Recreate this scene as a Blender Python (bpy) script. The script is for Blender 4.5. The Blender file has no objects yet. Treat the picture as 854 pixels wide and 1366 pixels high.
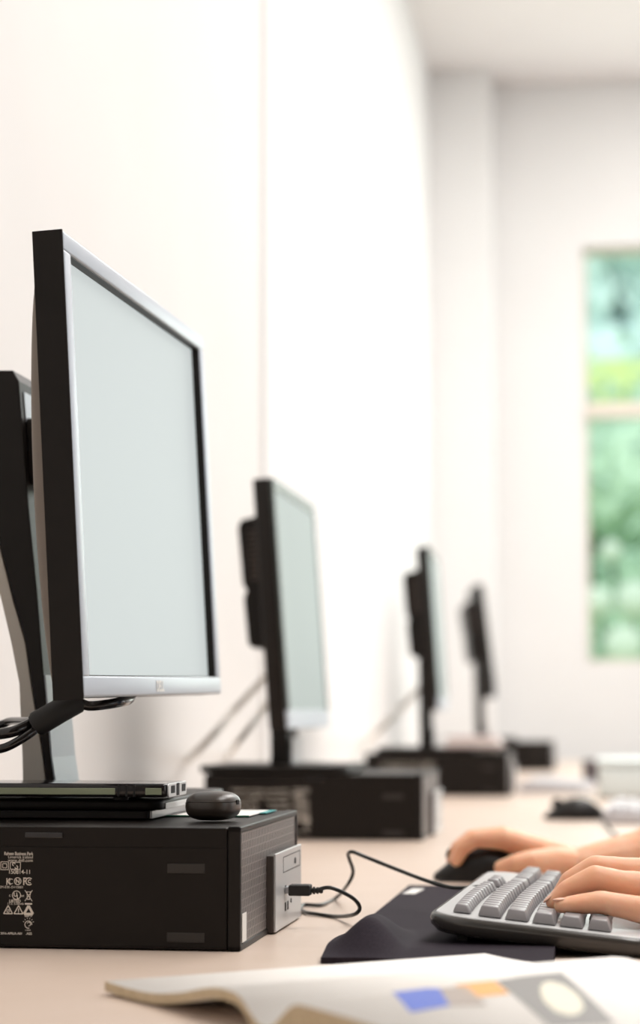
import bpy, bmesh, math, random
import numpy as np
from mathutils import Vector, Matrix, Euler
random.seed(7)
PI = math.pi
S = bpy.context.scene
COL = S.collection
DESK = 0.75                      # height of the worktop

# ------------------------------------------------------------------ camera
F = 2850.0
VPX, VPY, CZ = 825.0, 952.0, 0.928
TH = math.atan((VPY - 683) / F)
PSI = math.atan((VPX - 427) / F * math.cos(TH))
CF = Vector((-math.sin(PSI) * math.cos(TH), math.cos(PSI) * math.cos(TH), math.sin(TH)))
CR = Vector((math.cos(PSI), math.sin(PSI), 0))
CU = CR.cross(CF)
CP = Vector((0, 0, CZ))
def ray(px, py): return CF + CR * ((px - 427) / F) - CU * ((py - 683) / F)
def PY(px, py, Y):
    v = ray(px, py); return CP + v * (Y / v.y)
def PZ(px, py, Z):
    v = ray(px, py); return CP + v * ((Z - CZ) / v.z)

cam_d = bpy.data.cameras.new('camera')
cam = bpy.data.objects.new('camera', cam_d); COL.objects.link(cam)
rot = Matrix((CR, CU, -CF)).transposed()
cam.matrix_world = Matrix.Translation(CP) @ rot.to_4x4()
cam_d.sensor_fit = 'VERTICAL'; cam_d.sensor_height = 36; cam_d.sensor_width = 36
cam_d.lens = F / 1366 * 36
cam_d.clip_start = 0.05; cam_d.clip_end = 200
cam_d.dof.use_dof = True
cam_d.dof.focus_distance = 1.69
cam_d.dof.aperture_fstop = (cam_d.lens / 1000) / 0.0175
S.camera = cam

# ------------------------------------------------------------------ materials
def mat(name, col, rough=0.5, metal=0.0, spec=0.5, emit=None, es=1.0, coat=0.0, trans=0.0, sss=0.0, sheen=0.0):
    m = bpy.data.materials.new(name); m.use_nodes = True
    b = m.node_tree.nodes['Principled BSDF']
    b.inputs['Base Color'].default_value = (*col, 1)
    b.inputs['Roughness'].default_value = rough
    b.inputs['Metallic'].default_value = metal
    b.inputs['Specular IOR Level'].default_value = spec
    if coat: b.inputs['Coat Weight'].default_value = coat
    if trans: b.inputs['Transmission Weight'].default_value = trans
    if sheen: b.inputs['Sheen Weight'].default_value = sheen
    if sss:
        b.inputs['Subsurface Weight'].default_value = sss
        b.inputs['Subsurface Radius'].default_value = (1.0, 0.35, 0.2)
        b.inputs['Subsurface Scale'].default_value = 0.006
    if emit:
        b.inputs['Emission Color'].default_value = (*emit, 1)
        b.inputs['Emission Strength'].default_value = es
    return m
def noise_col(m, c1, c2, scale=8, detail=4, bump=0.0, bscale=None, bdist=0.001):
    nt = m.node_tree; b = nt.nodes['Principled BSDF']
    tc = nt.nodes.new('ShaderNodeTexCoord')
    n = nt.nodes.new('ShaderNodeTexNoise'); n.inputs['Scale'].default_value = scale; n.inputs['Detail'].default_value = detail
    r = nt.nodes.new('ShaderNodeValToRGB')
    r.color_ramp.elements[0].color = (*c1, 1); r.color_ramp.elements[1].color = (*c2, 1)
    r.color_ramp.elements[0].position = 0.3; r.color_ramp.elements[1].position = 0.7
    nt.links.new(tc.outputs['Object'], n.inputs['Vector'])
    nt.links.new(n.outputs['Fac'], r.inputs['Fac']); nt.links.new(r.outputs['Color'], b.inputs['Base Color'])
    if bump:
        n2 = nt.nodes.new('ShaderNodeTexNoise'); n2.inputs['Scale'].default_value = bscale or scale; n2.inputs['Detail'].default_value = 3
        bp = nt.nodes.new('ShaderNodeBump'); bp.inputs['Strength'].default_value = bump; bp.inputs['Distance'].default_value = bdist
        nt.links.new(tc.outputs['Object'], n2.inputs['Vector'])
        nt.links.new(n2.outputs['Fac'], bp.inputs['Height']); nt.links.new(bp.outputs['Normal'], b.inputs['Normal'])
    return m

M = {}
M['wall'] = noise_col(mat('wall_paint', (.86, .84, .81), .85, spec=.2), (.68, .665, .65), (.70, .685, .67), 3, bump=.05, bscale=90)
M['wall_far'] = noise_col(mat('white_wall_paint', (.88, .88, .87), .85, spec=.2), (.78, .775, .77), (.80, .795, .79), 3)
M['ceiling'] = noise_col(mat('ceiling_paint', (.78, .74, .71), .9, spec=.2), (.75, .715, .705), (.77, .735, .725), 2)
M['rear'] = noise_col(mat('darkened_rear_wall', (.12, .09, .07), .9), (.11, .08, .06), (.14, .105, .08), 5)  # unseen wall, darkened to keep bounce off the computer sides
M['floor'] = noise_col(mat('carpet', (.33, .27, .23), .95), (.3, .25, .21), (.38, .31, .26), 60)
M['desk'] = noise_col(mat('desk_laminate', (.60, .49, .41), .42), (.60, .475, .385), (.63, .505, .42), 14, 6)
M['desk_edge'] = mat('desk_edging', (.35, .3, .26), .5)
M['metal_leg'] = mat('grey_steel', (.4, .4, .42), .35, .8)
M['black'] = noise_col(mat('black_plastic', (.0095, .007, .0055), .45, spec=.25), (.009, .0066, .005), (.011, .008, .0064), 40, bump=.08, bscale=900, bdist=.0003)
M['black_case'] = noise_col(mat('black_painted_steel', (.0085, .006, .0045), .45, spec=.22), (.008, .0056, .0042), (.0095, .0068, .0052), 30, bump=.06, bscale=700, bdist=.0003)
M['blackgloss'] = mat('glossy_black_plastic', (.012, .010, .010), .14, spec=.6)
M['rubber'] = mat('black_rubber', (.012, .011, .010), .6)
M['slot'] = mat('dark_opening', (.004, .004, .004), .8)
M['silver'] = mat('silver_plastic', (.56, .56, .56), .36, .35)
M['silverblue'] = mat('silver_bezel_plastic', (.46, .50, .555), .38, .12)
M['silverwarm'] = mat('light_grey_plastic', (.60, .56, .50), .5)
M['rearshell'] = mat('wall_tinted_rear_plastic', (.20, .165, .135), .5)  # grey shell with the wall's brownish reflection put into its colour
M['pad_mark'] = mat('dark_grey_pad', (.022, .018, .015), .5)
M['module_edge'] = mat('brown_grey_module_edge', (.055, .042, .036), .5)
M['vent'] = mat('brown_vent_grille', (.07, .05, .04), .6)
M['bez_dark'] = mat('dark_green_grey_bezel', (.03, .036, .032), .4)
M['mouse_shell'] = mat('dark_mouse_plastic', (.012, .010, .009), .42, spec=.35)
M['screen'] = mat('screen_reflection_glow', (.03, .035, .035), .5, spec=.1, emit=(.73, .785, .775), es=1.34)  # even glow standing in for the room reflected in the screen
M['screen_far'] = mat('greenish_reflection_glow', (.03, .035, .035), .5, spec=.1, emit=(.70, .78, .735), es=1.0)  # greener glow in place of the reflection on the far screens
M['white'] = mat('white_print', (.8, .78, .74), .6)
M['label'] = mat('grey_label_ink', (.72, .66, .58), .7)
M['labelw'] = mat('pale_label_patch', (.62, .57, .52), .7)
M['paper'] = mat('white_paper', (.83, .80, .76), .75, spec=.2)
M['pinkpaper'] = mat('pinkish_paper', (.55, .44, .43), .7)
M['green'] = mat('green_paper_edge', (.03, .28, .16), .6)
M['teal'] = mat('teal_print', (.06, .36, .36), .6)
M['key'] = mat('grey_key_plastic', (.25, .235, .24), .42)
M['kbtop'] = mat('light_grey_keyboard_plastic', (.46, .46, .46), .36)
M['kbside'] = mat('glossy_graphite_plastic', (.05, .045, .04), .22, spec=.6)
M['kbfar'] = mat('pale_grey_plastic', (.55, .53, .54), .5)
M['fabric'] = noise_col(mat('dark_violet_fabric', (.03, .024, .03), .82, spec=.12, sheen=.0), (.020, .015, .021), (.032, .025, .033), 700, bump=.35, bscale=1500, bdist=.0004)
M['skin'] = noise_col(mat('skin', (.84, .47, .30), .48, spec=.3, sss=.45), (.82, .43, .26), (.88, .52, .35), 45, bump=.12, bscale=260, bdist=.0006)
M['lips'] = mat('lips', (.62, .26, .22), .45)
M['nail'] = mat('fingernail', (.85, .50, .36), .5)
M['shirt'] = noise_col(mat('blue_shirt_cloth', (.12, .2, .36), .9), (.11, .19, .34), (.14, .22, .39), 30)
M['jean'] = noise_col(mat('dark_denim', (.05, .07, .12), .9), (.045, .06, .11), (.06, .08, .14), 80)
M['hair'] = noise_col(mat('brown_hair', (.07, .04, .02), .5), (.05, .03, .015), (.1, .06, .03), 60)
M['cable'] = mat('black_cable', (.014, .016, .014), .35)
M['whitecable'] = mat('cream_cable', (.78, .74, .68), .6)
M['leafA'] = noise_col(mat('hedge_leaves', (.42, .58, .42), .7), (.38, .55, .41), (.55, .70, .52), 1.2, bump=.6, bscale=6, bdist=.1)  # green paled so the outdoor glare sits in the leaf colour
M['leafB'] = noise_col(mat('hazed_leaves', (.62, .76, .75), .8), (.62, .77, .76), (.7, .82, .81), .7, bump=.6, bscale=4, bdist=.1)  # haze and overexposure put into the leaves as pale teal
M['grass'] = noise_col(mat('sunlit_grass', (.52, .62, .2), .9), (.5, .6, .2), (.58, .68, .26), 2)
M['glint'] = mat('white_glint', (.6, .66, .56), .8)
M['frame'] = mat('window_frame_paint', (.72, .66, .58), .5)
M['trimpaint'] = mat('white_trim_paint', (.8, .78, .75), .5)
M['usbgreen'] = mat('olive_side_strip', (.30, .34, .22), .3, .2)
M['blueprint'] = mat('blue_print', (.10, .16, .55), .6)
M['orange'] = mat('orange_print', (.85, .42, .13), .6)
M['greyprint'] = mat('grey_print', (.26, .25, .24), .6)
M['brownprint'] = mat('brown_grey_print', (.40, .34, .30), .6)
M['cream'] = mat('cream_print', (.80, .76, .62), .6)
M['edge'] = noise_col(mat('page_edges', (.62, .5, .33), .8), (.55, .44, .28), (.7, .58, .4), 220)
M['paleplastic'] = mat('pale_plastic', (.72, .78, .77), .35)
M['cup'] = mat('dark_red_grey_cup', (.10, .075, .075), .5)
M['yellowdot'] = mat('yellow_led', (.5, .45, .05), .4)
def glass_mat():
    m = bpy.data.materials.new('window_glass'); m.use_nodes = True
    nt = m.node_tree; nt.nodes.clear()
    o = nt.nodes.new('ShaderNodeOutputMaterial'); t = nt.nodes.new('ShaderNodeBsdfTransparent'); g = nt.nodes.new('ShaderNodeBsdfGlossy')
    t.inputs['Color'].default_value = (.95, 1, .985, 1); g.inputs['Roughness'].default_value = .02
    mx = nt.nodes.new('ShaderNodeMixShader'); mx.inputs[0].default_value = .03
    nt.links.new(t.outputs[0], mx.inputs[1]); nt.links.new(g.outputs[0], mx.inputs[2]); nt.links.new(mx.outputs[0], o.inputs[0])
    return m
M['glass'] = glass_mat()
def grille_mat():
    m = mat('honeycomb_grille', (.1, .1, .1), .45, .3)
    nt = m.node_tree; b = nt.nodes['Principled BSDF']
    tc = nt.nodes.new('ShaderNodeTexCoord'); sp = nt.nodes.new('ShaderNodeSeparateXYZ'); cb = nt.nodes.new('ShaderNodeCombineXYZ')
    br = nt.nodes.new('ShaderNodeTexBrick')
    br.inputs['Scale'].default_value = 1.0
    br.inputs['Brick Width'].default_value = .0075; br.inputs['Row Height'].default_value = .0248
    br.inputs['Mortar Size'].default_value = .0026; br.inputs['Mortar Smooth'].default_value = .1
    br.inputs['Color1'].default_value = (.006, .005, .005, 1); br.inputs['Color2'].default_value = (.010, .008, .008, 1)
    br.inputs['Mortar'].default_value = (.22, .195, .185, 1)
    nt.links.new(tc.outputs['Object'], sp.inputs[0])
    nt.links.new(sp.outputs['Y'], cb.inputs['X']); mz = nt.nodes.new('ShaderNodeMath'); mz.operation = 'MULTIPLY'; mz.inputs[1].default_value = 4.0
    nt.links.new(sp.outputs['Z'], mz.inputs[0]); nt.links.new(mz.outputs[0], cb.inputs['Y'])
    nt.links.new(cb.outputs[0], br.inputs['Vector'])
    nt.links.new(br.outputs['Color'], b.inputs['Base Color'])
    bp = nt.nodes.new('ShaderNodeBump'); bp.inputs['Strength'].default_value = .8; bp.inputs['Distance'].default_value = .002
    nt.links.new(br.outputs['Fac'], bp.inputs['Height']); nt.links.new(bp.outputs['Normal'], b.inputs['Normal'])
    return m
M['grille'] = grille_mat()

# ------------------------------------------------------------------ mesh helpers
def tag(o, label=None, cat=None, group=None, kind=None):
    if label: o['label'] = label
    if cat: o['category'] = cat
    if group: o['group'] = group
    if kind: o['kind'] = kind
    return o
def link_mesh(name, me, m, parent=None, smooth=False):
    o = bpy.data.objects.new(name, me); COL.objects.link(o)
    if m is not None and not me.materials: me.materials.append(m)
    if smooth:
        me.polygons.foreach_set('use_smooth', [True] * len(me.polygons))
    if parent: o.parent = parent
    return o
def empty(name, loc=(0, 0, 0), rot=(0, 0, 0), label=None, cat=None, group=None):
    o = bpy.data.objects.new(name, None); COL.objects.link(o)
    o.empty_display_size = .05
    o.location = loc; o.rotation_euler = rot
    return tag(o, label, cat, group)
class MB:
    def __init__(s): s.bm = bmesh.new()
    def add(s, verts, faces):
        vs = [s.bm.verts.new(v) for v in verts]
        fs = []
        for f in faces:
            try: fs.append(s.bm.faces.new([vs[i] for i in f]))
            except ValueError: pass
        return vs, fs
    def box(s, lo, hi, bevel=0.0, seg=2):
        x0, y0, z0 = lo; x1, y1, z1 = hi
        vs, fs = s.add([(x0, y0, z0), (x1, y0, z0), (x1, y1, z0), (x0, y1, z0), (x0, y0, z1), (x1, y0, z1), (x1, y1, z1), (x0, y1, z1)],
                       [(0, 3, 2, 1), (4, 5, 6, 7), (0, 1, 5, 4), (1, 2, 6, 5), (2, 3, 7, 6), (3, 0, 4, 7)])
        if bevel:
            es = {e for f in fs for e in f.edges}
            bmesh.ops.bevel(s.bm, geom=list(es), offset=bevel, segments=seg, profile=.5, affect='EDGES')
        return s
    def prism(s, pts, axis, a, b, bevel=0.0, seg=2):
        """polygon (2D) extruded along axis from a to b; 2D coords are the two other axes in xyz order"""
        def P(p, t):
            if axis == 'x': return (t, p[0], p[1])
            if axis == 'y': return (p[0], t, p[1])
            return (p[0], p[1], t)
        n = len(pts)
        vs, fs = s.add([P(p, a) for p in pts] + [P(p, b) for p in pts],
                       [tuple(range(n))[::-1], tuple(range(n, 2 * n))] + [(i, (i + 1) % n, n + (i + 1) % n, n + i) for i in range(n)])
        bmesh.ops.recalc_face_normals(s.bm, faces=fs)
        if bevel:
            es = {e for f in fs[:2] for e in f.edges}
            bmesh.ops.bevel(s.bm, geom=list(es), offset=bevel, segments=seg, profile=.5, affect='EDGES')
        return s
    def tube(s, pts, r, n=10, rs=None, caps=True):
        pts = [Vector(p) for p in pts]
        rings = []
        up = Vector((0, 0, 1))
        prevx = None
        for i, p in enumerate(pts):
            t = (pts[min(i + 1, len(pts) - 1)] - pts[max(i - 1, 0)]).normalized()
            if prevx is None:
                x = t.cross(up)
                if x.length < 1e-4: x = t.cross(Vector((1, 0, 0)))
            else: x = prevx - t * prevx.dot(t)
            x.normalize(); y = t.cross(x); prevx = x
            rr = rs[i] if rs else r
            rings.append([s.bm.verts.new(p + x * math.cos(2 * PI * k / n) * rr + y * math.sin(2 * PI * k / n) * rr) for k in range(n)])
        for a, b in zip(rings, rings[1:]):
            for k in range(n): s.bm.faces.new((a[k], a[(k + 1) % n], b[(k + 1) % n], b[k]))
        if caps:
            s.bm.faces.new(rings[0][::-1]); s.bm.faces.new(rings[-1])
        return s
    def sphere(s, c, r, sub=2, sc=(1, 1, 1)):
        mt = Matrix.Translation(c) @ Matrix.Diagonal((r * sc[0], r * sc[1], r * sc[2], 1))
        bmesh.ops.create_icosphere(s.bm, subdivisions=sub, radius=1, matrix=mt)
        return s
    def cyl(s, c, r, h, axis='z', n=24, r2=None, bevel=0):
        R = {'z': Matrix.Identity(4), 'x': Matrix.Rotation(PI / 2, 4, 'Y'), 'y': Matrix.Rotation(-PI / 2, 4, 'X')}[axis]
        g = bmesh.ops.create_cone(s.bm, cap_ends=True, segments=n, radius1=r, radius2=r if r2 is None else r2, depth=h, matrix=Matrix.Translation(c) @ R)
        return s
    def grid(s, fn, nu, nv, close=False):
        vs = [[s.bm.verts.new(fn(i / nu, j / nv)) for j in range(nv + 1)] for i in range(nu + 1)]
        for i in range(nu):
            for j in range(nv):
                s.bm.faces.new((vs[i][j], vs[i + 1][j], vs[i + 1][j + 1], vs[i][j + 1]))
        return s
    def build(s, name, m, parent=None, smooth=False, weld=False, angle=None):
        if weld: bmesh.ops.remove_doubles(s.bm, verts=s.bm.verts, dist=1e-5)
        bmesh.ops.recalc_face_normals(s.bm, faces=s.bm.faces)
        me = bpy.data.meshes.new(name); s.bm.to_mesh(me); s.bm.free()
        if angle is not None:
            o = link_mesh(name, me, m, parent, True)
            md = None
            me.set_sharp_from_angle(angle=angle)
            return o
        return link_mesh(name, me, m, parent, smooth)
SHARP = math.radians(38)
def smooth_path(pts, n=8):
    pts = [Vector(p) for p in pts]
    out = []
    for i in range(len(pts) - 1):
        p0 = pts[max(i - 1, 0)]; p1 = pts[i]; p2 = pts[i + 1]; p3 = pts[min(i + 2, len(pts) - 1)]
        for k in range(n):
            t = k / n
            out.append(.5 * ((2 * p1) + (p2 - p0) * t + (2 * p0 - 5 * p1 + 4 * p2 - p3) * t * t + (3 * p1 - p0 - 3 * p2 + p3) * t ** 3))
    out.append(pts[-1]); return out
def rrect(x0, y0, x1, y1, r, n=5):
    rs = r if isinstance(r, (list, tuple)) else (r,) * 4
    out = []
    for (cx, cy, a0), rr in zip(((x1, y1, 0), (x0, y1, PI / 2), (x0, y0, PI), (x1, y0, 3 * PI / 2)), rs):
        sx = -1 if cx == x1 else 1; sy = -1 if cy == y1 else 1
        for k in range(n + 1):
            a = a0 + PI / 2 * k / n
            out.append((cx + sx * rr + rr * math.cos(a), cy + sy * rr + rr * math.sin(a)))
    return out
def eval_mesh(o):
    dg = bpy.context.evaluated_depsgraph_get()
    return bpy.data.meshes.new_from_object(o.evaluated_get(dg))
def text_mesh(s, size, name='lettering', align='RIGHT', bold=0.0, xs=1.0):
    cu = bpy.data.curves.new(name, 'FONT'); cu.body = s; cu.size = size; cu.align_x = align; cu.offset = bold; cu.extrude = 0.00008
    o = bpy.data.objects.new(name, cu); COL.objects.link(o)
    bpy.context.view_layer.update()
    me = eval_mesh(o)
    bpy.data.objects.remove(o); bpy.data.curves.remove(cu)
    if xs != 1.0: me.transform(Matrix.Diagonal((xs, 1, 1, 1)))
    return me
def voxel_union(name, mb, m, parent=None, voxel=.0016, smooth=4, keep=True):
    o = mb.build(name, m, None)
    md = o.modifiers.new('remesh', 'REMESH'); md.mode = 'VOXEL'; md.voxel_size = voxel
    sm = o.modifiers.new('smooth', 'SMOOTH'); sm.factor = .5; sm.iterations = smooth
    bpy.context.view_layer.update()
    me = eval_mesh(o); old = o.data
    o.modifiers.clear(); o.data = me; bpy.data.meshes.remove(old)
    me.name = name
    me.polygons.foreach_set('use_smooth', [True] * len(me.polygons))
    if parent: o.parent = parent
    return o
def copy_tree(o, parent=None):
    c = o.copy(); COL.objects.link(c)
    if parent: c.parent = parent
    for ch in list(o.children): copy_tree(ch, c)
    return c
def struct(name, mb, m, **k):
    return tag(mb.build(name, m, **k), kind='structure')

# ------------------------------------------------------------------ the room
WX, CEIL = -.72, 3.44
BACK = 8.42
RX, REAR = 4.6, -3.2
struct('floor', MB().box((WX - .3, REAR, -.1), (RX, BACK + .2, 0)), M['floor'])
struct('ceiling', MB().box((WX - .3, REAR, CEIL), (RX, BACK + .2, CEIL + .1)), M['ceiling'])
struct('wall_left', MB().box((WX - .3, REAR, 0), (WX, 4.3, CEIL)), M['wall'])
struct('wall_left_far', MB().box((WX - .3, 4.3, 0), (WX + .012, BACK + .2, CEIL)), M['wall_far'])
# corner column at the end of the left wall
struct('trim_1', MB().box((WX + .012, BACK - .24, 0), (WX + .252, BACK, CEIL)), M['wall_far'])
# back wall with its window opening
wx0, wx1, wz0, wz1 = -.118, 1.5, 1.125, 2.775
wm = MB()
wm.box((WX, BACK, 0), (wx0, BACK + .2, CEIL)); wm.box((wx1, BACK, 0), (RX, BACK + .2, CEIL))
wm.box((wx0, BACK, 0), (wx1, BACK + .2, wz0)); wm.box((wx0, BACK, wz1), (wx1, BACK + .2, CEIL))
struct('wall_back', wm, M['wall_far'])
fm = MB(); t = .014
fy0, fy1 = BACK + .05, BACK + .11
zb = 2.125
fm.box((wx0, fy0, wz0), (wx0 + t, fy1, wz1), .004); fm.box((wx1 - t, fy0, wz0), (wx1, fy1, wz1), .004)
fm.box((wx0, fy0, wz1 - t), (wx1, fy1, wz1), .004); fm.box((wx0, fy0, wz0), (wx1, fy1, wz0 + t), .004)
fm.box((wx0, fy0 - .02, zb - .03), (wx1, fy1, zb + .03), .004)
wf = struct('window_1', fm, M['frame'])
MB().box((wx0 + t, BACK + .075, wz0 + t), (wx1 - t, BACK + .081, zb - .03)).build('lower_pane', M['glass'], wf)
MB().box((wx0 + t, BACK + .075, zb + .03), (wx1 - t, BACK + .081, wz1 - t)).build('upper_pane', M['glass'], wf)
# right wall with three tall windows that give the room its daylight
rw = MB()
RWIN = [(-1.6, .6), (1.4, 3.8), (4.6, 7.4)]
ys = [REAR] + [v for w in RWIN for v in w] + [BACK + .2]
for i in range(0, len(ys), 2): rw.box((RX, ys[i], 0), (RX + .2, ys[i + 1], CEIL))
for a, b in RWIN:
    rw.box((RX, a, 0), (RX + .2, b, .9)); rw.box((RX, a, 3.0), (RX + .2, b, CEIL))
struct('wall_right', rw, M['wall_far'])
for k, (a, b) in enumerate(RWIN):
    f = MB()
    f.box((RX + .05, a, .9), (RX + .11, a + .06, 3.0), .004); f.box((RX + .05, b - .06, .9), (RX + .11, b, 3.0), .004)
    f.box((RX + .05, a, .9), (RX + .11, b, .96), .004); f.box((RX + .05, a, 2.94), (RX + .11, b, 3.0), .004)
    f.box((RX + .05, (a + b) / 2 - .03, .9), (RX + .11, (a + b) / 2 + .03, 3.0), .004)
    w = struct('window_%d' % (k + 2), f, M['frame'])
struct('wall_rear', MB().box((WX - .3, REAR - .2, 0), (RX + .2, REAR, CEIL)), M['rear'])
struct('baseboard_left', MB().box((WX, REAR, 0), (WX + .012, 4.3, .09), .003), M['trimpaint'])
struct('baseboard_back', MB().box((WX + .252, BACK - .012, 0), (RX, BACK, .09), .003), M['trimpaint'])

# ------------------------------------------------------------------ outside the back window
struct('lawn', MB().box((-14, BACK + 1.0, -.35), (18, 60, -.3)), M['grass'])
bank = MB().prism([(18, -.3), (24, 4.3), (27, 5.4), (34, 5.45), (34, -.3)], 'x', -14, 18)
tag(bank.build('grass_bank', M['grass']), kind='structure')
def blob_bush(name, m, c, sx, sy, sz, label, cat, group, seed, n=26, trunk=False):
    rnd = random.Random(seed)
    root = empty(name, (c[0], c[1], c[2]), (0, 0, 0), label, cat, group)
    b = MB(); zb_ = (1.7 if trunk else 0)
    for _ in range(n):
        a = rnd.uniform(0, 2 * PI); q = rnd.random() ** .5 * .75
        z = rnd.uniform(.12, .85)
        k = 1 - abs(z - .45) * .7
        b.sphere((math.cos(a) * q * sx * k, math.sin(a) * q * sy * k, zb_ + z * sz), rnd.uniform(.22, .34) * min(sx, sz * .6), 2)
    for v in b.bm.verts:
        v.co += Vector((rnd.uniform(-1, 1), rnd.uniform(-1, 1), rnd.uniform(-1, 1))) * .06 * sx
    cs = [v.co.copy() for v in b.bm.verts]
    for _ in range(9000):
        p = rnd.choice(cs) + Vector((rnd.gauss(0, 1), rnd.gauss(0, 1), rnd.gauss(0, 1))) * .09 * sx
        a1 = Vector((rnd.gauss(0, 1), rnd.gauss(0, 1), rnd.gauss(0, 1))).normalized(); a2 = a1.orthogonal().normalized()
        l_ = rnd.uniform(.05, .09) * sx * .6
        b.add([p - a1 * l_, p + a2 * l_ * .5, p + a1 * l_, p - a2 * l_ * .5], [(0, 1, 2, 3)])
    b.build('foliage', m, root)
    MB().tube([(0, 0, 0), (0, 0, zb_ + sz * (.2 if trunk else .4))], .12, 8).build('trunk' if trunk else 'stem', M['hair'], root)
    return root
LAB = [('wide green bush blurred in the lower left of the far window', (.05, 14.6)), ('green bush further right behind the lower pane of the far window', (3.6, 14.9)), ('green bush outside to the left of the far window, behind the wall', (-3.6, 14.7))]
for i, (lab, (x, y)) in enumerate(LAB[:2]):
    bb_ = blob_bush('garden_bush', M['leafA'], (x, y, -.32), 1.5, 1.2, 3.75, lab, 'bush', None, 11 + i, 40)
    if i == 0:
        for (px, py, d_) in ((846, 801, .12), (832, 862, .13), (797, 803, .10), (815, 735, .07)):
            p = PY(px, py, 13.2) - Vector((x, y, -.32))
            MB().sphere(p, d_, 2, (1, .6, 1)).build('glint_ball', M['glint'], bb_, True)  # white balls added to give bright blur discs in front of the bush
            MB().tube([p, p + Vector((.02, .5, -.15)), p + Vector((.03, 1.1, -.2))], .012, 6).build('stem', M['hair'], bb_)  # stalk tying the added ball to the bush
blob_bush('pale_tree', M['leafB'], (.4, 39.5, -.3), 6.0, 3.0, 15.5, 'pale teal tree blurred behind the upper pane of the far window', 'tree', None, 31, 70, trunk=True)

# ------------------------------------------------------------------ the long desk
desk = empty('long_desk', (0, 0, 0), (0, 0, 0), 'long beige laminate worktop running along the left wall under all the computers', 'desk')
MB().box((WX + .013, .3, DESK - .028), (.15, 8.1, DESK), .002).build('worktop', M['desk'], desk)
MB().box((.1501, .3, DESK - .028), (.153, 8.1, DESK), .001).build('edge_band', M['desk_edge'], desk)
for y in (.4, 2.3, 3.9, 5.6, 7.9):
    l = MB(); l.box((WX + .06, y - .025, .02), (.08, y + .025, .06), .003); l.box((-.36, y - .02, .06), (-.30, y + .02, DESK - .0285), .003)
    l.box((WX + .06, y - .02, DESK - .05), (.08, y + .02, DESK - .0285), .002)
    l.box((WX + .06, y - .02, 0), (WX + .1, y + .02, .02)); l.box((.04, y - .02, 0), (.08, y + .02, .02))
    l.build('leg', M['metal_leg'], desk)

# ------------------------------------------------------------------ desktop computers (local: x along the case, front at x=0, y across, z up)
PL, PW, PH = .312, .290, .093
def merge_into(mb, me, mtx):
    me.transform(mtx); mb.bm.from_mesh(me); bpy.data.meshes.remove(me)
def place2d(x, z, y=-.00025):
    """text plane -> case side plane facing -y"""
    return Matrix.Translation((x, y, z)) @ Matrix.Rotation(PI / 2, 4, 'X')
def ring2d(mb, cx, cz, r, w, y, n=28, a0=0, a1=2 * PI, sx=1):
    pts = []
    for k in range(n):
        a = a0 + (a1 - a0) * k / n; b = a0 + (a1 - a0) * (k + 1) / n
        mb.add([(cx + sx * (r - w) * math.cos(a), y, cz + (r - w) * math.sin(a)), (cx + sx * r * math.cos(a), y, cz + r * math.sin(a)),
                (cx + sx * r * math.cos(b), y, cz + r * math.sin(b)), (cx + sx * (r - w) * math.cos(b), y, cz + (r - w) * math.sin(b))], [(0, 1, 2, 3)])
def line2d(mb, x0, z0, x1, z1, w, y):
    d = Vector((x1 - x0, z1 - z0)); d.normalize(); nx, nz = -d.y * w / 2, d.x * w / 2
    mb.add([(x0 + nx, y, z0 + nz), (x1 + nx, y, z1 + nz), (x1 - nx, y, z1 - nz), (x0 - nx, y, z0 - nz)], [(0, 1, 2, 3)])
def rect2d(mb, x0, z0, x1, z1, y): mb.add([(x0, y, z0), (x1, y, z0), (x1, y, z1), (x0, y, z1)], [(0, 1, 2, 3)])

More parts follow.
